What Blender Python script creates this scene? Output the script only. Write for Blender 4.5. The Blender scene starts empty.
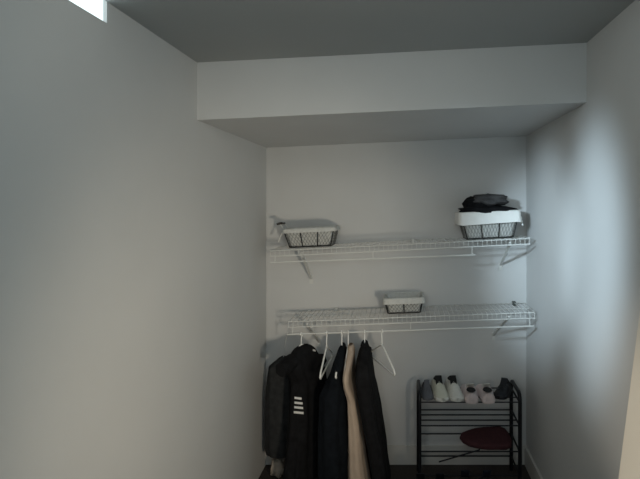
import bpy, math, random
from mathutils import Vector, Matrix, noise
random.seed(4)
S = bpy.context.scene
C = bpy.context.collection
PI = math.pi
S.view_settings.view_transform = 'Standard'
S.view_settings.look = 'None'

# ------------------------------------------------------------------ materials
def lin(c):
    c = c / 255.0
    return c / 12.92 if c <= 0.04045 else ((c + 0.055) / 1.055) ** 2.4
def rgb(r, g, b): return (lin(r), lin(g), lin(b), 1.0)

def material(name, col, rough=0.6, metal=0.0, scale=40.0, var=0.06, bump=0.0, bscale=None, spec=0.3):
    m = bpy.data.materials.new(name); m.use_nodes = True
    nt = m.node_tree; b = nt.nodes['Principled BSDF']
    b.inputs['Roughness'].default_value = rough
    b.inputs['Metallic'].default_value = metal
    b.inputs['Specular IOR Level'].default_value = spec
    tc = nt.nodes.new('ShaderNodeTexCoord')
    n = nt.nodes.new('ShaderNodeTexNoise'); n.inputs['Scale'].default_value = scale
    n.inputs['Detail'].default_value = 3.0
    nt.links.new(tc.outputs['Object'], n.inputs['Vector'])
    r = nt.nodes.new('ShaderNodeValToRGB')
    r.color_ramp.elements[0].position = 0.3; r.color_ramp.elements[1].position = 0.7
    r.color_ramp.elements[0].color = tuple(x * (1 - var) for x in col[:3]) + (1,)
    r.color_ramp.elements[1].color = tuple(min(1, x * (1 + var)) for x in col[:3]) + (1,)
    nt.links.new(n.outputs['Fac'], r.inputs['Fac'])
    nt.links.new(r.outputs['Color'], b.inputs['Base Color'])
    if bump:
        n2 = nt.nodes.new('ShaderNodeTexNoise'); n2.inputs['Scale'].default_value = bscale or scale * 4
        nt.links.new(tc.outputs['Object'], n2.inputs['Vector'])
        bp = nt.nodes.new('ShaderNodeBump'); bp.inputs['Strength'].default_value = bump
        bp.inputs['Distance'].default_value = 0.004
        nt.links.new(n2.outputs['Fac'], bp.inputs['Height'])
        nt.links.new(bp.outputs['Normal'], b.inputs['Normal'])
    return m

def emission(name, col, strength):
    m = bpy.data.materials.new(name); m.use_nodes = True
    nt = m.node_tree; nt.nodes.clear()
    e = nt.nodes.new('ShaderNodeEmission'); o = nt.nodes.new('ShaderNodeOutputMaterial')
    e.inputs['Color'].default_value = col; e.inputs['Strength'].default_value = strength
    nt.links.new(e.outputs[0], o.inputs[0])
    return m

M = dict(
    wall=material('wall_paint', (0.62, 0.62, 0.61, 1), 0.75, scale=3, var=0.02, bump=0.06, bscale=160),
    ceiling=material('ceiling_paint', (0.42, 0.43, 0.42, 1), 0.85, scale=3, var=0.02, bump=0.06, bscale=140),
    trim=material('trim_paint', (0.66, 0.64, 0.60, 1), 0.45, scale=6, var=0.02),
    door=material('door_paint', (0.80, 0.73, 0.62, 1), 0.5, scale=5, var=0.02),
    carpet=material('carpet', (0.060, 0.050, 0.045, 1), 0.95, scale=120, var=0.35, bump=0.6, bscale=400),
    wire=material('white_wire_coating', (0.68, 0.68, 0.65, 1), 0.45, scale=20, var=0.03),
    plastic=material('white_plastic', (0.88, 0.87, 0.83, 1), 0.35, scale=20, var=0.03),
    clip=material('grey_clip', (0.10, 0.11, 0.10, 1), 0.5),
    dark_wire=material('dark_basket_wire', (0.035, 0.035, 0.033, 1), 0.45, metal=0.3),
    mesh_wire=material('grey_mesh_wire', (0.24, 0.24, 0.23, 1), 0.5, metal=0.2),
    liner=material('liner_fabric', (0.62, 0.62, 0.59, 1), 0.9, scale=60, var=0.08, bump=0.2),
    grip=material('dark_grip', (0.05, 0.045, 0.04, 1), 0.5),
    black=material('black_cloth', (0.011, 0.011, 0.012, 1), 0.9, scale=30, var=0.25, bump=0.2, spec=0.1),
    navy=material('dark_navy_cloth', (0.008, 0.010, 0.013, 1), 0.9, scale=30, var=0.25, bump=0.2, spec=0.1),
    charcoal=material('charcoal_cloth', (0.075, 0.073, 0.073, 1), 0.9, scale=30, var=0.2, bump=0.2, spec=0.1),
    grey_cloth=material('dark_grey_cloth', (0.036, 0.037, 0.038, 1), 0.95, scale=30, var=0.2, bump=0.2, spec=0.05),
    tan=material('tan_cloth', (0.52, 0.41, 0.32, 1), 0.9, scale=20, var=0.06, bump=0.2, spec=0.1),
    beige=material('beige_cloth', (0.42, 0.36, 0.30, 1), 0.9, scale=25, var=0.1, bump=0.2),
    print=material('white_print', (0.75, 0.74, 0.72, 1), 0.7),
    rack=material('black_rack_metal', (0.012, 0.012, 0.014, 1), 0.4, metal=0.2),
    red=material('dark_red_cloth', (0.066, 0.027, 0.030, 1), 0.9, scale=40, var=0.15, bump=0.2, spec=0.1),
    shoe_white=material('white_leather', (0.64, 0.63, 0.58, 1), 0.5, scale=30, var=0.06),
    shoe_cream=material('cream_leather', (0.58, 0.58, 0.49, 1), 0.5, scale=30, var=0.06),
    shoe_pink=material('pale_pink_leather', (0.62, 0.53, 0.52, 1), 0.5, scale=30, var=0.06),
    shoe_sage=material('grey_green_fabric', (0.26, 0.27, 0.23, 1), 0.8, scale=30, var=0.1),
    shoe_grey=material('grey_fabric', (0.11, 0.115, 0.13, 1), 0.8, scale=30, var=0.1),
    shoe_black=material('black_leather', (0.012, 0.013, 0.016, 1), 0.5, scale=30, var=0.1),
    shoe_navy=material('navy_suede', (0.012, 0.017, 0.026, 1), 0.7, scale=30, var=0.1),
    shoe_in=material('dark_lining', (0.015, 0.015, 0.015, 1), 0.9),
    glow=emission('frosted_daylight_glass', (0.80, 0.97, 1.0, 1), 1.6),
)

# ------------------------------------------------------------------ mesh kit
class MB:
    def __init__(s): s.v = []; s.f = []
    def add(s, vs, fs):
        o = len(s.v); s.v += [tuple(p) for p in vs]; s.f += [tuple(i + o for i in f) for f in fs]
        return s
    def box(s, lo, hi):
        x0, y0, z0 = lo; x1, y1, z1 = hi
        return s.hexa([(x0,y0,z0),(x1,y0,z0),(x1,y1,z0),(x0,y1,z0),(x0,y0,z1),(x1,y0,z1),(x1,y1,z1),(x0,y1,z1)])
    def hexa(s, p):
        return s.add(p, [(3,2,1,0),(4,5,6,7),(0,1,5,4),(1,2,6,5),(2,3,7,6),(3,0,4,7)])
    def tube(s, pts, r, n=8, closed=False):
        pts = [Vector(p) for p in pts]; m = len(pts); vs = []; fs = []
        up = None
        for i, p in enumerate(pts):
            a = pts[(i - 1) % m] if (i or closed) else p
            b = pts[(i + 1) % m] if (i < m - 1 or closed) else p
            t = (b - a).normalized()
            if up is None:
                up = Vector((0, 0, 1)) if abs(t.z) < 0.9 else Vector((0, 1, 0))
            up = (up - t * up.dot(t))
            up = up.normalized() if up.length > 1e-6 else t.orthogonal().normalized()
            q = t.cross(up)
            rr = r[i] if isinstance(r, (list, tuple)) else r
            for k in range(n):
                an = 2 * PI * k / n
                vs.append(p + up * (math.cos(an) * rr) + q * (math.sin(an) * rr))
        L = m if closed else m - 1
        for i in range(L):
            j = (i + 1) % m
            for k in range(n):
                l = (k + 1) % n
                fs.append((i*n+k, j*n+k, j*n+l, i*n+l))
        if not closed:
            fs.append(tuple(range(n))); fs.append(tuple((m-1)*n + k for k in reversed(range(n))))
        return s.add(vs, fs)
    def loft(s, rings, cap0=True, cap1=True):
        n = len(rings[0]); vs = [p for r in rings for p in r]; fs = []
        for i in range(len(rings) - 1):
            for k in range(n):
                l = (k + 1) % n
                fs.append((i*n+k, i*n+l, (i+1)*n+l, (i+1)*n+k))
        if cap0: fs.append(tuple(reversed(range(n))))
        if cap1: fs.append(tuple((len(rings)-1)*n + k for k in range(n)))
        return s.add(vs, fs)
    def build(s, name, m, parent=None, smooth=True, loc=None):
        me = bpy.data.meshes.new(name); me.from_pydata(s.v, [], s.f); me.update()
        import bmesh
        bm = bmesh.new(); bm.from_mesh(me); bmesh.ops.recalc_face_normals(bm, faces=bm.faces); bm.to_mesh(me); bm.free()
        if smooth:
            for p in me.polygons: p.use_smooth = True
            me.set_sharp_from_angle(angle=math.radians(50))
        o = bpy.data.objects.new(name, me); me.materials.append(m); C.objects.link(o)
        if loc is not None: o.location = loc
        if parent is not None: o.parent = parent
        return o

def tag(o, label, cat, group=None):
    o['label'] = label; o['category'] = cat
    if group: o['group'] = group
    return o
def thing(name, label, cat, loc=(0, 0, 0), rotz=0.0, group=None):
    o = bpy.data.objects.new(name, None); C.objects.link(o)
    o.empty_display_size = 0.05
    o.location = loc; o.rotation_euler = (0, 0, rotz)
    return tag(o, label, cat, group)
def struct(name, mb, m, smooth=False):
    o = mb.build(name, m, smooth=smooth); o['kind'] = 'structure'; return o
def dup(root, loc, rotz, label, group=None):
    r = root.copy(); C.objects.link(r); r.location = loc; r.rotation_euler = (0, 0, rotz)
    r['label'] = label
    if group: r['group'] = group
    for ch in list(root.children):
        c = ch.copy(); C.objects.link(c); c.parent = r
        for g in list(ch.children):
            d = g.copy(); C.objects.link(d); d.parent = c
    return r
def rrect(hx, hy, r, z, n=5, cx=0, cy=0):
    out = []
    for sx, sy, a0 in ((1,1,0),(-1,1,PI/2),(-1,-1,PI),(1,-1,1.5*PI)):
        for k in range(n + 1):
            a = a0 + PI/2 * k / n
            out.append((cx + sx*(hx-r) + r*math.cos(a), cy + sy*(hy-r) + r*math.sin(a), z))
    return out
def lerp(a, b, t): return a + (b - a) * t

# ------------------------------------------------------------------ camera
H = 1.72; F = 500.0; U0, V0 = 405.0, 203.0
cd = bpy.data.cameras.new('camera'); cam = bpy.data.objects.new('camera', cd); C.objects.link(cam)
cam.location = (0, 0, H); cam.rotation_euler = (PI/2, 0, 0)
cd.sensor_fit = 'HORIZONTAL'; cd.sensor_width = 36; cd.lens = F / 640 * 36
cd.shift_x = -(U0 - 320) / 640; cd.shift_y = (V0 - 239.5) / 640
cd.clip_start = 0.02
S.camera = cam

# ------------------------------------------------------------------ room shell
XL, XR, YB, YF = -0.915, 0.80, 3.30, -1.2       # left wall, right wall, back wall, open room side
YH = 2.20                                         # front of the dropped bulkhead
T = 0.10
CL, CR = 2.338, 2.425                             # ceiling height at left / right (it slopes a little)
HL, HR = 2.085, 2.163                             # underside of bulkhead
def cz(x): return lerp(CL, CR, (x - XL) / (XR - XL))
struct('floor', MB().box((XL - T, YF, -0.1), (XR + T, YB + T, 0)), M['carpet'])
struct('wall_back', MB().box((XL - T, YB, 0), (XR + T, YB + T, 2.6)), M['wall'])
# left wall with the slot for the high window
WY0, WY1, WZ0, WZ1 = 0.25, 1.535, 2.272, 2.56
lw = MB()
lw.box((XL - T, YF, 0), (XL, YB, WZ0)); lw.box((XL - T, YF, WZ0), (XL, WY0, 2.7))
lw.box((XL - T, WY1, WZ0), (XL, YB, 2.7)); lw.box((XL - T, WY0, WZ1), (XL, WY1, 2.7))
struct('wall_left', lw, M['wall'])
wf = MB()
wf.box((XL - 0.05, WY0, WZ0), (XL - 0.012, WY1, WZ1))
w1 = struct('window_1', wf, M['glow'])
struct('wall_right', MB().box((XR, YF, 0), (XR + T, YB, 2.7)), M['wall'])
YC0 = 1.525                                       # in front of this line the ceiling is higher
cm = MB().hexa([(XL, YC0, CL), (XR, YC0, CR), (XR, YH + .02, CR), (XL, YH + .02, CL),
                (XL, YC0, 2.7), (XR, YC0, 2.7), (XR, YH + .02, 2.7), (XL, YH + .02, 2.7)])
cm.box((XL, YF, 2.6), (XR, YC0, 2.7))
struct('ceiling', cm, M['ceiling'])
bk = MB().hexa([(XL, YH, HL), (XR, YH, HR), (XR, YB, HR), (XL, YB, HL),
                (XL, YH, CL + T), (XR, YH, CR + T), (XR, YB, CR + T), (XL, YB, CL + T)])
struct('wall_bulkhead', bk, M['wall'])
def baseboard(name, lo, hi, axis):
    m = MB(); m.box(lo, hi)
    return struct(name, m, M['trim'])
baseboard('baseboard_back', (XL, YB - .014, 0), (XR, YB, .122), 'x')
baseboard('baseboard_right', (XR - .014, 0.2, 0), (XR, YB - .014, .122), 'y')
baseboard('baseboard_left', (XL, YF, 0), (XL + .014, 2.76, .132), 'y')
# pale door leaf standing open at the right, a little out of plumb
def door_x(z): return .478 + .127 * z
dm = MB()
dm.hexa([(door_x(0), .62, 0.01), (door_x(0)+.036, .62, 0.01), (door_x(0)+.036, 1.40, 0.01), (door_x(0), 1.40, 0.01),
         (door_x(2.03), .62, 2.03), (door_x(2.03)+.036, .62, 2.03), (door_x(2.03)+.036, 1.40, 2.03), (door_x(2.03), 1.40, 2.03)])
struct('door_1', dm, M['door'])

# ------------------------------------------------------------------ wire shelves
SF, SB = 2.985, 3.280                            # front and back wire of both shelves
def shelf(label, x0, z0, x1, z1, rod, brackets, clips):
    t = thing('wire_shelf', label, 'shelf', ((x0 + x1) / 2, SB, (z0 + z1) / 2))
    ox, oy, oz = t.location
    def L(x, y, dz): return (x - ox, y - oy, lerp(z0, z1, (x - x0) / (x1 - x0)) + dz - oz)
    LIP = .033
    m = MB()
    for y, dz, r in ((SF, 0, .0036), (SF - .002, -LIP, .0040), (SB, 0, .0030), ((SF + SB) / 2, -.005, .0026)):
        m.tube([L(x0, y, dz), L(x1, y, dz)], r, 8)
    n = int((x1 - x0) / .028)
    for i in range(n + 1):
        x = lerp(x0 + .003, x1 - .003, i / n)
        m.tube([L(x, SB, .003), L(x, SF + .004, .003), L(x, SF - .003, -.002), L(x, SF - .004, -LIP)], .0017, 5)
    m.build('wire_deck', M['wire'], t)
    (ra, rza), (rb, rzb) = rod
    m = MB()
    pts = [(ra - ox, SF - .012 - oy, rza - oz), (rb - ox, SF - .012 - oy, rzb - oz)]
    m.tube(pts, .0050, 10)
    for k in (.02, .5, .985):                     # hooks that carry the rod from the lip
        x = lerp(ra, rb, k); z = lerp(rza, rzb, k)
        a = L(x, SF - .004, -LIP)
        m.tube([a, (x - ox, SF - .004 - oy, z + .012 - oz), (x - ox, SF - .012 - oy, z - .006 - oz)], .0032, 6)
    m.build('hanging_rod', M['wire'], t)
    for bx, drop in brackets:                     # diagonal brace from front lip to the wall
        m = MB()
        a = Vector(L(bx, SF + .004, -.020)); b = Vector((a.x + drop[0], YB - .006 - oy, a.z - drop[1]))
        d = Vector((.007, 0, 0)); e = Vector((0, .004, .004))
        m.hexa([a-d-e, a+d-e, a+d+e, a-d+e, b-d-e, b+d-e, b+d+e, b-d+e])
        m.box((b.x - .011, b.y - .002, b.z - .035), (b.x + .011, b.y + .006, b.z + .014))
        m.build('support_bracket', M['wire'], t)
    for cx in clips:
        m = MB(); c = L(cx, SB, 0)
        m.box((c[0]-.010, c[1]-.008, c[2]-.016), (c[0]+.010, c[1]+.019, c[2]+.010))
        m.tube([(c[0], c[1]-.014, c[2]-.004), (c[0], c[1]+.01, c[2]-.004)], .008, 10)
        m.build('wall_clip', M['clip'] if cx > .6 else M['wire'], t)
    return t
shelf('upper white wire shelf, carrying two lined baskets', -.806, 1.434, .746, 1.508,
      ((-.80, 1.366), (.418, 1.411)), [(-.618, (.0, .20)), (.630, (.0, .17))], [-.55, .05])
shelf('lower white wire shelf with clothes hangers on its rod', -.698, 1.011, .776, 1.066,
      ((-.70, .938), (.765, .988)), [(.622, (-.04, .19)), (-.585, (.02, .19))], [-.45, .10, .715])
def upper_z(x): return lerp(1.434, 1.508, (x + .806) / 1.552) + .0048
def lower_z(x): return lerp(1.011, 1.066, (x + .698) / 1.474) + .0048
def rod_z(x): return lerp(.938, .988, (x + .70) / 1.465)
ROD_Y = SF - .012

# ------------------------------------------------------------------ baskets
def basket(label, loc, tilt, wt, wb, dt, db, h, cuff, posts, handles=None, wave=0.0, knot=False):
    t = thing('wire_basket', label, 'basket', loc); t.rotation_euler = (0, tilt, 0)
    lerps = lambda k, a, b: lerp(a, b, k)
    m = MB()
    def ring(k, grow=0.0, n=6):
        return rrect(lerps(k, wb, wt)/2 + grow, lerps(k, db, dt)/2 + grow, .022, h * k + .004, n)
    m.tube(ring(0), .0042, 8, True); m.tube(ring(1), .0034, 8, True)
    for sgn in (-1, 1):
        for fx in posts:
            m.tube([(fx*wb/2*.97, sgn*db/2, .004), (fx*wt/2*.97, sgn*dt/2, h + .004)], .0036, 6)
    for sgn in (-1, 1):
        m.tube([(sgn*wb/2, 0, .004), (sgn*wt/2, 0, h + .004)], .0030, 6)
    for i in range(5):
        x = lerp(-.4, .4, i / 4) * wb
        m.tube([(x, -db/2, .004), (x, db/2, .004)], .0022, 5)
    m.build('wire_frame', M['dark_wire'], t)
    m = MB()
    nx = max(8, int(wt / .022))
    for sgn in (-1, 1):                            # crossed fine mesh on the long sides
        for i in range(-3, nx + 1):
            for d in (1, -1):
                a = i / nx; b = a + d * 3 / nx
                k0, k1 = 0.0, 1.0
                pa = []
                for q in range(7):
                    k = q / 6; u = lerp(a, b, k)
                    if 0 <= u <= 1:
                        pa.append(((u - .5) * lerp(wb, wt, k) * .96, sgn * (lerp(db, dt, k)/2 + .001), h*k + .004))
                if len(pa) > 1: m.tube(pa, .0011, 4)
        for i in range(-3, 8):
            for d in (1, -1):
                a = i / 8; b = a + d * 3 / 8; pa = []
                for q in range(7):
                    k = q / 6; u = lerp(a, b, k)
                    if 0 <= u <= 1:
                        pa.append((sgn * (lerp(wb, wt, k)/2 + .001), (u - .5) * lerp(db, dt, k) * .94, h*k + .004))
                if len(pa) > 1: m.tube(pa, .0011, 4)
    m.build('wire_mesh', M['mesh_wire'], t)
    m = MB()                                       # cloth liner, then the cuff turned over the rim
    rings = [rrect(lerp(wb, wt, k)/2 - .008, lerp(db, dt, k)/2 - .008, .02, .010 + h*k, 6) for k in (0, .25, .5, .75, 1.0)]
    inner = [rrect(lerp(wb, wt, k)/2 - .012, lerp(db, dt, k)/2 - .012, .018, .014 + h*k, 6) for k in (1.0, .5, 0.02)]
    m.loft(rings + inner)
    m.build('liner', M['liner'], t)
    m = MB()
    hx, hy = wt/2, dt/2
    def cring(grow, z, wv=0):
        r = rrect(hx + grow, hy + grow, .026, z, 10)
        return [(x, y, zz + wv * (.6*math.sin(x/hx*2.6 - .6) + .25*math.sin(x*40 + y*30))) for x, y, zz in r]
    m.loft([cring(-.012, h - .01), cring(-.007, h + .014), cring(.0, h + .019), cring(.007, h + .014),
            cring(.009, h - cuff*.4, wave*.4), cring(.010, h + .012 - cuff, wave), cring(.006, h + .012 - cuff, wave)], False, False)
    m.build('liner_cuff', M['plastic'] if cuff > .04 else M['liner'], t)
    if knot:
        m = MB()
        for (dx, dz, r) in ((.012, -.035, .011), (.018, -.055, .008), (.022, -.075, .006)):
            m.loft([[(hx + dx + r*math.sin(a)*math.cos(q), -hy*.6 + r*math.sin(a)*math.sin(q), h + dz + r*1.3*math.cos(a)) for q in [2*PI*j/10 for j in range(10)]] for a in [.1, .8, 1.57, 2.3, 3.0]])
        m.build('tie_knot', M['plastic'], t)
    if handles:
        m = MB()
        ax = -wt/2
        top = []
        m.tube([(ax + .004, -.055, h - .002), (ax - .030, -.060, h + .050), (ax - .030, .060, h + .050), (ax + .004, .055, h - .002)], .0035, 6)
        hd = m.build('handle', M['wire'], t)
        m = MB(); m.tube([(ax - .050, -.060, h + .049), (ax - .028, -.06, h + .054), (ax - .014, -.060, h + .055)], .0065, 8)
        m.tube([(ax - .030, -.062, h + .051), (ax - .030, .062, h + .051)], .006, 8)
        m.build('grip', M['grip'], hd)
        m = MB(); m.tube([(ax - .006, -.062, h + .012), (ax - .032, -.066, h - .030), (ax - .044, -.066, h - .060)], .004, 6)
        m.build('strap', M['wire'], t)
    return t
TILT_U = -math.atan((1.508 - 1.434) / 1.552); TILT_L = -math.atan((1.066 - 1.011) / 1.474)
bxA = -.581
basket('low dark wire basket with raised handle at the left end of the upper shelf',
       (bxA, 3.155, upper_z(bxA)), TILT_U, .312, .258, .22, .18, .100, .020, (-1, -.36, .36, 1), handles=True)
bxB = -.005
basket('small white-rimmed wire basket alone on the lower shelf',
       (bxB, 3.155, lower_z(bxB)), TILT_L, .240, .205, .20, .17, .080, .030, (-1, 0, 1))
bxC = .522
basket('large wire basket with thick white cloth cuff, heaped with dark clothes',
       (bxC, 3.150, upper_z(bxC)), TILT_U, .365, .290, .24, .19, .150, .075, (-1, -.35, .35, 1), wave=.014, knot=True)

# clothes heaped in the large basket
def heap(name, mat, label, cat, c, size, seed, amp, zcut=-1.0):
    m = MB(); rings = []; NU, NV = 40, 22
    for i in range(NV + 1):
        a = PI * (i + .02) / (NV + .04) ; r = []
        for j in range(NU):
            q = 2*PI*j/NU
            d = Vector((math.sin(a)*math.cos(q), math.sin(a)*math.sin(q), math.cos(a)))
            s = 1 / (abs(d.x)**3.2 + abs(d.y)**3.2 + abs(d.z)**2.4) ** (1/2.8)
            s *= 1 + amp * noise.noise(d * 2.1 + Vector((seed, 0, 0))) + amp * .5 * noise.noise(d * 5 + Vector((0, seed, 0)))
            p = d * s
            r.append((p.x*size[0], p.y*size[1], max(zcut, p.z)*size[2]))
        rings.append(r)
    m.loft(rings)
    return tag(m.build(name, mat, loc=c), label, cat)
zc = upper_z(bxC) + .150
heap('folded_garment', M['black'], 'black garment slumped over the rim of the large basket', 'clothes',
     (bxC - .005, 3.13, zc + .020), (.180, .105, .030), 3.3, .16)
heap('sweater', M['black'], 'rounded black sweater bunched under the folded charcoal cloth', 'clothes',
     (bxC - .045, 3.14, zc + .058), (.105, .085, .052), 8.2, .22)
heap('folded_cloth', M['charcoal'], 'folded charcoal cloth on top of the clothes heap', 'clothes',
     (bxC + .006, 3.115, zc + .086), (.108, .080, .036), 5.7, .22)

# ------------------------------------------------------------------ hangers
def hanger_mesh(t):
    m = MB()
    hook = []
    for k in range(13):                            # hook round the rod: origin at the rod axis
        a = math.radians(-40 + 220 * k / 12)
        hook.append((0, -.011*math.cos(a), .011*math.sin(a) - .001))
    hook = hook[:]
    hook += [(0, .011, -.012), (0, .004, -.028), (0, 0, -.045), (0, 0, -.085)]
    m.tube(hook, .0036, 8)
    m.build('hook', M['plastic'], t)
    m = MB()
    W, A, B = .205, -.083, -.190
    pts = [(0, 0, A), (0, -.03, A - .008)]
    pts += [(0, -W + .02, B + .022), (0, -W + .004, B + .008), (0, -W, B - .003), (0, -W + .008, B - .012), (0, -W + .03, B - .012)]
    pts += [(0, W - .03, B - .012), (0, W - .008, B - .012), (0, W, B - .003), (0, W - .004, B + .008), (0, W - .02, B + .022), (0, .03, A - .008)]
    m.tube(pts, .0052, 8, True)
    m.build('shoulder_bar', M['plastic'], t)
xs = [-.617, -.466, -.376, -.338, -.240, -.137]
rots = [math.radians(-21), math.radians(-1), math.radians(-2), math.radians(1), math.radians(2), math.radians(23)]
labs = ['white plastic hanger holding the black short-sleeved top',
        'bare white hanger beside the black short-sleeved top, its near corner over black cloth',
        'white hanger with the dark navy garment, only its tip peeking out',
        'white hanger holding the tan garment',
        'white hanger holding the long-sleeved black jacket',
        'bare white hanger turned outwards beside the black jacket']
h0 = thing('clothes_hanger', labs[0], 'hanger', (xs[0], ROD_Y, rod_z(xs[0]) + .0), rots[0], 'white hangers on the lower rod')
hanger_mesh(h0)
for x, r, lb in list(zip(xs, rots, labs))[1:]:
    dup(h0, (x, ROD_Y, rod_z(x)), r, lb, 'white hangers on the lower rod')

h0.scale = (1, .75, .75)                                   # the first one is a smaller hanger

# ------------------------------------------------------------------ garments
def interp(tab, z):
    for a, b in zip(tab, tab[1:]):
        if a[0] >= z >= b[0]:
            k = (a[0] - z) / (a[0] - b[0]); k = k*k*(3-2*k)*.35 + k*.65
            return [lerp(p, q, k) for p, q in zip(a[1:], b[1:])]
    return list(tab[-1][1:]) if z < tab[-1][0] else list(tab[0][1:])
def cloth_loft(tab, fold, nf, seed, n=72, steps=60, power=2.6):
    """tab rows: z, centre across (w), centre along (u), half width w, half length u ; local axes x=w, y=u"""
    m = MB(); rings = []
    z0, z1 = tab[0][0], tab[-1][0]
    for i in range(steps + 1):
        z = lerp(z0, z1, i / steps); cw, cu, hw, hu = interp(tab, z); r = []
        g = min(1, i / steps * 2.2)
        for k in range(n):
            a = 2*PI*k/n; c, s = math.cos(a), math.sin(a)
            w = math.copysign(abs(c)**(2/power), c) * hw; u = math.copysign(abs(s)**(2/power), s) * hu
            f = fold * g * (math.sin(nf*a + seed + 2*noise.noise(Vector((0, seed, z*3)))) + .6*math.sin((nf*2-1)*a + seed*2 + z*3))
            f += fold * .8 * noise.noise(Vector((c*1.6 + seed, s*1.6, z*7)))
            w += f * c; u += f * s * .8
            r.append((cw + w, cu + u, z))
        rings.append(r)
    m.loft(rings); return m
# black short-sleeved top (leftmost)
zr = rod_z(xs[0])
t = thing('short_sleeved_top', 'long black short-sleeved top with four white dashes, hanging at the left end of the rod', 'clothes',
          (xs[0] + .008, ROD_Y, 0), rots[0], 'clothes on the lower rod')
zt = zr - .072
body = cloth_loft([(zt+.006, 0, 0, .016, .034), (zt-.008, 0, 0, .034, .070), (zt-.028, 0, 0, .044, .104), (zt-.055, 0, .0, .050, .126), (zt-.11, 0, .02, .060, .155),
                   (zt-.20, 0, .07, .064, .150), (.45, 0, .07, .068, .170), (.25, 0, .06, .074, .190), (.10, 0, .05, .078, .205)], .007, 7, 1.3)
bd = body.build('body', M['black'], t)
for sg, nm in ((-1, 1), (1, 1)):
    m = MB(); rings = []
    dz = 0 if sg < 0 else .075
    A = Vector((0, sg*.105, zt - .058 - dz)); B = Vector((0, sg*.222, zt - .072 - dz))
    ax = (B - A).normalized(); nrm = Vector((0, -ax.z*sg, ax.y*sg))
    for k in range(9):
        q = k / 8; cpt = A.lerp(B, q); rr = []
        hh = lerp(.046, .040, q); ww = lerp(.045, .034, q)
        for j in range(28):
            a = 2*PI*j/28
            rr.append(cpt + Vector((math.cos(a)*ww*(1+.08*math.sin(5*a+k)), 0, 0)) + nrm*(math.sin(a)*hh*(1+.05*math.sin(3*a+k*.6))))
        rings.append(rr)
    m.loft(rings); m.build('sleeve', M['black'], t)
m = MB()
rings = []
for k in range(5):
    rings.append([(math.cos(a)*.022*(1+.1*k), math.sin(a)*.050*(1+.1*k), zt - .012 + .014*(1 if k < 2 else 0) - .004*k) for a in [2*PI*j/24 for j in range(24)]])
m.loft(rings, False, False); m.build('collar', M['black'], t)
# white dashes: placed on the cloth surface that faces the room
def surf_hit(o, org, d):
    dg = bpy.context.evaluated_depsgraph_get(); dg.update()
    mi = o.matrix_world.inverted(); lo = mi @ org; ld = (mi.to_3x3() @ d).normalized()
    ok, p, nrm, i = o.ray_cast(lo, ld)
    return (p, nrm) if ok else (None, None)
bpy.context.view_layer.update()
def pixdir(px, py): return Vector(((px - U0)/F, 1, -(py - V0)/F)).normalized()
def decal(o, parent, quads, name, mat):
    """small printed marks that follow the cloth: quads given by their outline directions from the camera"""
    m = MB()
    for (xa, ya, xb, yb, th) in quads:
        top, bot = [], []
        for k in range(7):
            q = k / 6; px = lerp(xa, xb, q); py = lerp(ya, yb, q)
            p1, n1 = surf_hit(o, Vector((0, 0, H)), pixdir(px, py - th)); p2, n2 = surf_hit(o, Vector((0, 0, H)), pixdir(px, py + th))
            if p1 is not None and p2 is not None:
                top.append(p1 + n1*.0015); bot.append(p2 + n2*.0015)
        if len(top) > 1:
            L = len(top)
            m.add(top + bot, [(i, i+1, L+i+1, L+i) for i in range(L-1)])
    if m.v: return m.build(name, mat, parent)
for i, (xa, xb, y) in enumerate(((294.5, 301.5, 398), (294.5, 302.5, 402.8), (294.3, 303, 407.4), (293.8, 303.6, 412.4))):
    decal(bd, t, [(xa, y - .3, xb, y + .6, 1.1)], 'printed_dash', M['print'])
decal(bd, t, [(312.6, 350.0, 315.4, 350.8, .9)], 'neck_tag', M['print'])

# dark navy garment
t = thing('sleeveless_garment', 'dark navy sleeveless garment between a bare hanger and the tan garment', 'clothes', (xs[2], ROD_Y, 0), rots[2], 'clothes on the lower rod')
zt = rod_z(xs[2]) - .078
cloth_loft([(zt, .006, 0, .012, .030), (zt-.02, .002, 0, .022, .070), (zt-.06, -.001, 0, .032, .158), (zt-.09, -.003, .0, .038, .192), (zt-.115, -.006, .01, .042, .192),
            (zt-.18, -.016, .02, .062, .185), (zt-.25, -.030, 0, .084, .190), (.45, -.036, 0, .088, .190), (.10, -.034, 0, .092, .190)], .006, 6, 4.1).build('body', M['navy'], t)
for sg in (-1, 1):
    m = MB()
    m.tube([(.004, sg*.03, zt + .004), (0, sg*.055, zt - .006), (-.002, sg*.085, zt - .022)], [.010, .012, .014], 8)
    m.build('shoulder_strap', M['navy'], t)

# tan garment
t = thing('tan_garment', 'long tan garment hanging between two black ones', 'clothes', (xs[3], ROD_Y, 0), rots[3], 'clothes on the lower rod')
zt = rod_z(xs[3]) - .078
cloth_loft([(zt, .014, 0, .012, .030), (zt-.02, .018, 0, .022, .075), (zt-.06, .012, 0, .026, .150), (zt-.10, .007, 0, .026, .222),
            (zt-.13, .006, 0, .026, .238), (zt-.17, .010, 0, .026, .228), (.60, .034, 0, .030, .19), (.45, .046, 0, .042, .175), (.28, .056, 0, .052, .175), (.08, .070, 0, .068, .18)], .004, 6, 2.2).build('body', M['tan'], t)
m = MB()
m.loft([[(.016 + math.cos(a)*r1, math.sin(a)*r2, z) for a in [2*PI*j/20 for j in range(20)]] for z, r1, r2 in ((zt+.008, .010, .035), (zt+.004, .016, .05), (zt-.012, .021, .066))], False, False)
m.build('neckband', M['tan'], t)

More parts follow.
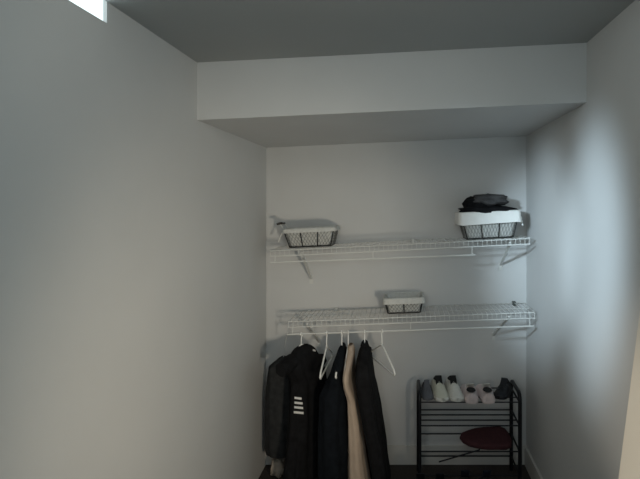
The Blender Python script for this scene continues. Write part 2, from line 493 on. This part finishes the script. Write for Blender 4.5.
# black jacket with long sleeves, seen edge-on
t = thing('jacket', 'long-sleeved black jacket seen edge-on, hanging at an angle beside the tan garment', 'clothes', (xs[4], ROD_Y, 0), rots[4], 'clothes on the lower rod')
zt = rod_z(xs[4]) - .066
cloth_loft([(zt, .0, 0, .010, .030), (zt-.015, .0, 0, .022, .06), (zt-.05, .0, 0, .034, .125), (zt-.10, .0, .0, .044, .195),
            (zt-.145, .0, .0, .048, .222), (zt-.20, .004, .01, .050, .20), (.60, .022, .02, .052, .16), (.45, .048, .02, .052, .16), (.28, .076, .02, .052, .16), (.08, .098, .02, .052, .16)], .005, 6, .7).build('body', M['black'], t)
for sg in (-1, 1):
    y = sg * .196
    cloth_loft([(zt-.055, 0, sg*.125, .020, .026), (zt-.08, 0, y*.90, .034, .036), (zt-.14, -.002, y, .042, .038), (zt-.24, .008, y, .042, .036), (.50, .034, y, .040, .034),
                (.34, .064, y*1.02, .038, .032), (.20, .086, y*1.02, .036, .030), (.165, .090, y*1.02, .034, .029)], .004, 3, 1.9 + sg, n=32).build('sleeve', M['black'], t)
m = MB()
m.loft([[(math.cos(a)*r1, math.sin(a)*r2, z) for a in [2*PI*j/20 for j in range(20)]] for z, r1, r2 in ((zt+.010, .014, .040), (zt+.004, .020, .05), (zt-.014, .025, .064))], False, False)
m.build('collar', M['black'], t)

# dark grey garment squeezed into the corner behind the black top
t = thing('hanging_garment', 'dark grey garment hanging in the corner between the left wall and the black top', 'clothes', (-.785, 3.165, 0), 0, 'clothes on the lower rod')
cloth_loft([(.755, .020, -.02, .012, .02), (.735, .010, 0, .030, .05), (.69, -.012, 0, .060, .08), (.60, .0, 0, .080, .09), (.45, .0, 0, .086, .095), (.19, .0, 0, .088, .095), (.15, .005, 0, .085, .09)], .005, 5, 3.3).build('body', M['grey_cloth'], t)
m = MB(); m.tube([(.020, -.02, .745), (.052, -.10, .870), (.088, ROD_Y - 3.165, .949)], .0020, 6)
m.build('hanging_loop', M['wire'], t)

# pale bundle in the dark corner below the black top
heap('cloth_bundle', M['beige'], 'small beige cloth bundle on the floor in the dark corner below the black top', 'cloth',
     (-.800, 3.16, .058), (.040, .06, .058), 2.2, .25)

# ------------------------------------------------------------------ shoe rack
RX0, RX1, RY0, RY1 = .086, .683, 2.97, 3.215
rk = thing('shoe_rack', 'black metal four-tier shoe rack standing by the right wall', 'rack', (.385, 3.09, 0))
ox, oy = .385, 3.09
TIERS = [.532, .392, .238, .095]
for x in (RX0, RX1):
    m = MB(); r = .045; zt = .586
    pts = [(x-ox, RY0-oy, .002), (x-ox, RY0-oy, zt - r)]
    for k in range(1, 9):
        a = PI - PI/2*k/8; pts.append((x-ox, RY0+r-oy + r*math.cos(a), zt - r + r*math.sin(a)))
    for k in range(0, 9):
        a = PI/2 - PI/2*k/8; pts.append((x-ox, RY1-r-oy + r*math.cos(a), zt - r + r*math.sin(a)))
    pts.append((x-ox, RY1-oy, .002))
    m.tube(pts, .0120, 10)
    for z in TIERS: m.tube([(x-ox, RY0-oy, z), (x-ox, RY1-oy, z)], .006, 8)
    m.build('end_frame', M['rack'], rk)
for ti, z in enumerate(TIERS):
    m = MB(); nb = 4 if ti < 2 else 2
    for k in range(nb):
        y = lerp(RY0 + .012, RY1 - .004, k / (nb - 1))
        m.tube([(RX0-ox, y-oy, z), (RX1-ox, y-oy, z)], .0046 if ti else .0040, 8)
    m.build('tier', M['rack'], rk)

# ------------------------------------------------------------------ shoes
def shoe(name, label, cat, loc, rotz, upper, sole, length=.26, width=.092, height=.085, group=None, collar_up=.0, tongue=None, tab=None, lacec=None):
    """toe points to local -y, sole on z=0"""
    t = thing(name, label, cat, loc, rotz, group)
    def foot(k):                                   # half width along the length, 0 heel .. 1 toe
        return width/2 * (0.74 + .26*math.sin(PI*min(1, k*1.25)*.62 + .0)) * (1 if k < .82 else math.sqrt(max(0.02, 1 - ((k-.82)/.18)**2*.93))) * (1 if k > .07 else math.sqrt(max(.05, 1 - ((.07-k)/.07)**2*.7)))
    N = 20
    ys = [length/2 - length*k/N for k in range(N+1)]
    out = [(foot(k/N), ys[k]) for k in range(N+1)]
    def outline(grow, z, lift=0):
        return [(w+grow, y, z + lift*max(0, (1-(y+length/2)/length)-.7)) for w, y in out] + [(-(w+grow), y, z + lift*max(0, (1-(y+length/2)/length)-.7)) for w, y in reversed(out)]
    m = MB(); m.loft([outline(-.002, .0, .03), outline(.002, .004, .03), outline(.003, .020, .02), outline(-.002, .024, .02)])
    m.build('sole', sole, t)
    # upper: cross sections along the length
    m = MB(); rings = []
    for k in range(N+1):
        q = k/N; w = foot(q); y = ys[k]
        if q < .42: top = height + collar_up*(1 - q/.42) - .012*math.sin(PI*q/.42)
        elif q < .62: top = lerp(height, height*.86, (q-.42)/.2)
        else: top = lerp(height*.86, height*.48, ((q-.62)/.38)**1.1)
        if q > .94: top *= .86
        wt = w*(.62 if q < .5 else lerp(.62, .74, (q-.5)*2))
        rr = []
        for j in range(17):
            a = PI*j/16; c, s = math.cos(a), math.sin(a)
            hw = lerp(w, wt, s**1.3)
            rr.append((math.copysign(abs(c)**.75, c)*hw, y, .018 + (top-.018)*s**.7))
        rings.append(rr)
    m.loft(rings); m.build('upper', upper, t)
    m = MB()                                       # dark foot opening
    rings = []
    for g, dz in ((1.0, .003), (.9, .008), (.55, .0085)):
        rings.append([(g*width*.30*math.cos(a), length*.27 + g*length*.155*math.sin(a), height + collar_up*.55*(1+.8*math.sin(a)) - .006 + dz) for a in [2*PI*j/24 for j in range(24)]])
    m.loft(rings); m.build('opening', M['shoe_in'], t)
    m = MB()
    ty = length*.10
    m.loft([[(math.cos(a)*width*.24, ty + d + math.sin(a)*.006, z) for a in [2*PI*j/14 for j in range(14)]] for d, z in ((-.035, height*.80), (-.005, height + .004), (.014, height + .022 + collar_up*.6), (.016, height + .026 + collar_up*.6))])
    m.build('tongue', tongue or upper, t)
    m = MB()
    for i in range(4):
        y = length*.04 - i*.019; z = height*(.955 - .06*i)
        pts = [(u*width*.27, y - abs(u)*.004, z - .010*u*u + .002) for u in (-1, -.5, 0, .5, 1)]
        m.tube(pts, .0026, 6)
    m.build('laces', lacec or M['print'], t)
    if tab:
        m = MB(); m.box((-.012, length/2 - .004, height*.60), (.012, length/2 + .006, height*.60 + .026)); m.build('pull_tab', tab, t)
    return t
zt = TIERS[0] + .0045
G = 'shoes on the top tier'
def at(px, Y): return (px - U0) / F * Y
YC = 3.075
shoe('sneaker', 'dim grey sneaker against the left post on the top tier', 'shoe', (.136, YC + .015, zt), .02, M['shoe_grey'], M['shoe_grey'], .24, .068, .050, G, lacec=M['shoe_grey'])
shoe('sneaker', 'cream white sneaker beside the grey one, toe to the room', 'shoe', (.212, YC + .005, zt), .10, M['shoe_cream'], M['shoe_white'], .26, .088, .080, G, collar_up=.0, tongue=M['shoe_in'], lacec=M['shoe_cream'])
shoe('sneaker', 'white sneaker, toe to the room, between the cream one and the pink pair', 'shoe', (.301, YC + .005, zt), .10, M['shoe_white'], M['shoe_white'], .26, .088, .080, G, collar_up=.0, tongue=M['shoe_in'], lacec=M['shoe_white'])
shoe('sneaker', 'pale pink sneaker, heel to the room, right beside the white sneaker', 'shoe', (.397, YC - .005, zt), PI - .01, M['shoe_pink'], M['shoe_pink'], .25, .093, .064, G, tongue=M['shoe_white'], lacec=M['shoe_white'])
shoe('sneaker', 'pale pink sneaker, heel to the room, right beside the black shoe', 'shoe', (.494, YC - .005, zt), PI + .01, M['shoe_pink'], M['shoe_pink'], .25, .093, .064, G, tongue=M['shoe_white'], lacec=M['shoe_white'])
shoe('shoe', 'black shoe at the right end of the top tier, inside the arched frame', 'shoe', (.604, YC + .01, zt), -.45, M['shoe_black'], M['shoe_black'], .21, .084, .066, G, collar_up=.0, lacec=M['shoe_black'])
G2 = 'boots on the floor before the rack'
shoe('boot', 'black boot with white pull tab on the floor by the left rack post', 'boot', (.085, 2.79, .0), PI, M['shoe_black'], M['shoe_black'], .26, .095, .19, G2, collar_up=.03, tab=M['print'], lacec=M['shoe_black'])
shoe('boot', 'black boot with white pull tab beside the navy boots', 'boot', (.193, 2.79, .0), PI + .04, M['shoe_black'], M['shoe_black'], .26, .095, .19, G2, collar_up=.03, tab=M['print'], lacec=M['shoe_black'])
shoe('boot', 'dark navy boot next to the black boots', 'boot', (.335, 2.80, .0), PI - .05, M['shoe_navy'], M['shoe_black'], .26, .10, .20, G2, collar_up=.03, lacec=M['shoe_navy'])
shoe('boot', 'dark navy boot farther from the black boots, towards the right wall', 'boot', (.450, 2.80, .0), PI + .08, M['shoe_navy'], M['shoe_black'], .26, .10, .20, G2, collar_up=.03, lacec=M['shoe_navy'])

# ------------------------------------------------------------------ dark red ironing board lying on the third tier
zb = TIERS[2] + .0048
ib = thing('ironing_board', 'small dark red pointed ironing board lying on the third tier of the rack', 'ironing board', (.50, 3.09, zb))
out = [(-.162, .0), (-.150, .030), (-.115, .058), (-.06, .082), (0, .096), (.06, .104), (.110, .106), (.135, .085), (.150, .03), (.152, -.03), (.140, -.085), (.11, -.106), (.06, -.108), (0, -.106), (-.06, -.098), (-.115, -.074), (-.150, -.036)]
m = MB()
def pad(g, z): return [(x*g, y*g, z + (y + .1)*.10 + .004*noise.noise(Vector((x*14, y*14, z*9)))) for x, y in out]
m.loft([pad(.96, .002), pad(1.0, .010), pad(1.0, .022), pad(.97, .030), pad(.85, .034), pad(.5, .035)])
m.build('padded_cover', M['red'], ib)
m = MB(); m.tube([(-.06, -.120, .010), (-.30, -.140, -.050)], .0045, 8); m.tube([(-.06, -.120, .010), (-.045, -.09, .012)], .0045, 8)
m.build('folding_leg', M['rack'], ib)

# ------------------------------------------------------------------ lights
def area(name, loc, tgt, sx, sy, power, col, spread=180):
    d = bpy.data.lights.new(name, 'AREA'); d.shape = 'RECTANGLE'; d.size = sx; d.size_y = sy
    d.energy = power; d.color = col; d.spread = math.radians(spread)
    o = bpy.data.objects.new(name, d); C.objects.link(o); o.location = loc
    o.rotation_euler = (Vector(tgt) - Vector(loc)).to_track_quat('-Z', 'Y').to_euler()
    return o
def spot(name, loc, tgt, power, col, ang, blend, r=.05):
    d = bpy.data.lights.new(name, 'SPOT'); d.energy = power; d.color = col
    d.spot_size = math.radians(ang); d.spot_blend = blend; d.shadow_soft_size = r
    o = bpy.data.objects.new(name, d); C.objects.link(o); o.location = loc
    o.rotation_euler = (Vector(tgt) - Vector(loc)).to_track_quat('-Z', 'Y').to_euler()
    return o
spot('room_fill', (-.45, -.8, 1.85), (.10, 3.2, 1.00), 39, (1.0, .97, .91), 42, 1.0, .30)
area('high_fill', (-.25, .98, 2.30), (-.15, 2.6, 1.6), .40, .20, 1.75, (1.0, .92, .81))  # added out-of-view fill for bulkhead and back wall, no real ceiling fixture
spot('low_warm', (.74, .0, 1.05), (-.915, 2.75, 1.05), 120, (1.0, .88, .70), 62, 1.0, .12)
area('cool_fill', (.30, -.2, 2.00), (-.915, 1.3, 1.7), .5, .3, 4.2, (.62, .90, 1.0))  # added bluish area light inside the room, brightens the upper left wall
spot('door_fill', (-.55, -.3, 1.2), (.62, 1.2, 1.05), 90, (1.0, .90, .77), 24, .8, .1)  # added warm spot, only there to brighten the door leaf
o = spot('window_beam', (-.84, .60, 2.12), (.80, 2.14, 1.50), 240, (.66, .86, 1.0), 34, 1.0, .10); o.scale = (.48, 1, 1)
o = spot('window_beam', (-.84, .60, 2.12), (.80, 2.92, 1.42), 290, (.66, .86, 1.0), 29, 1.0, .08); o.scale = (.66, 1, 1)
w = bpy.data.worlds.new('world'); S.world = w; w.use_nodes = True
w.node_tree.nodes['Background'].inputs[0].default_value = (.78, .91, 1.0, 1)
w.node_tree.nodes['Background'].inputs[1].default_value = 0.23
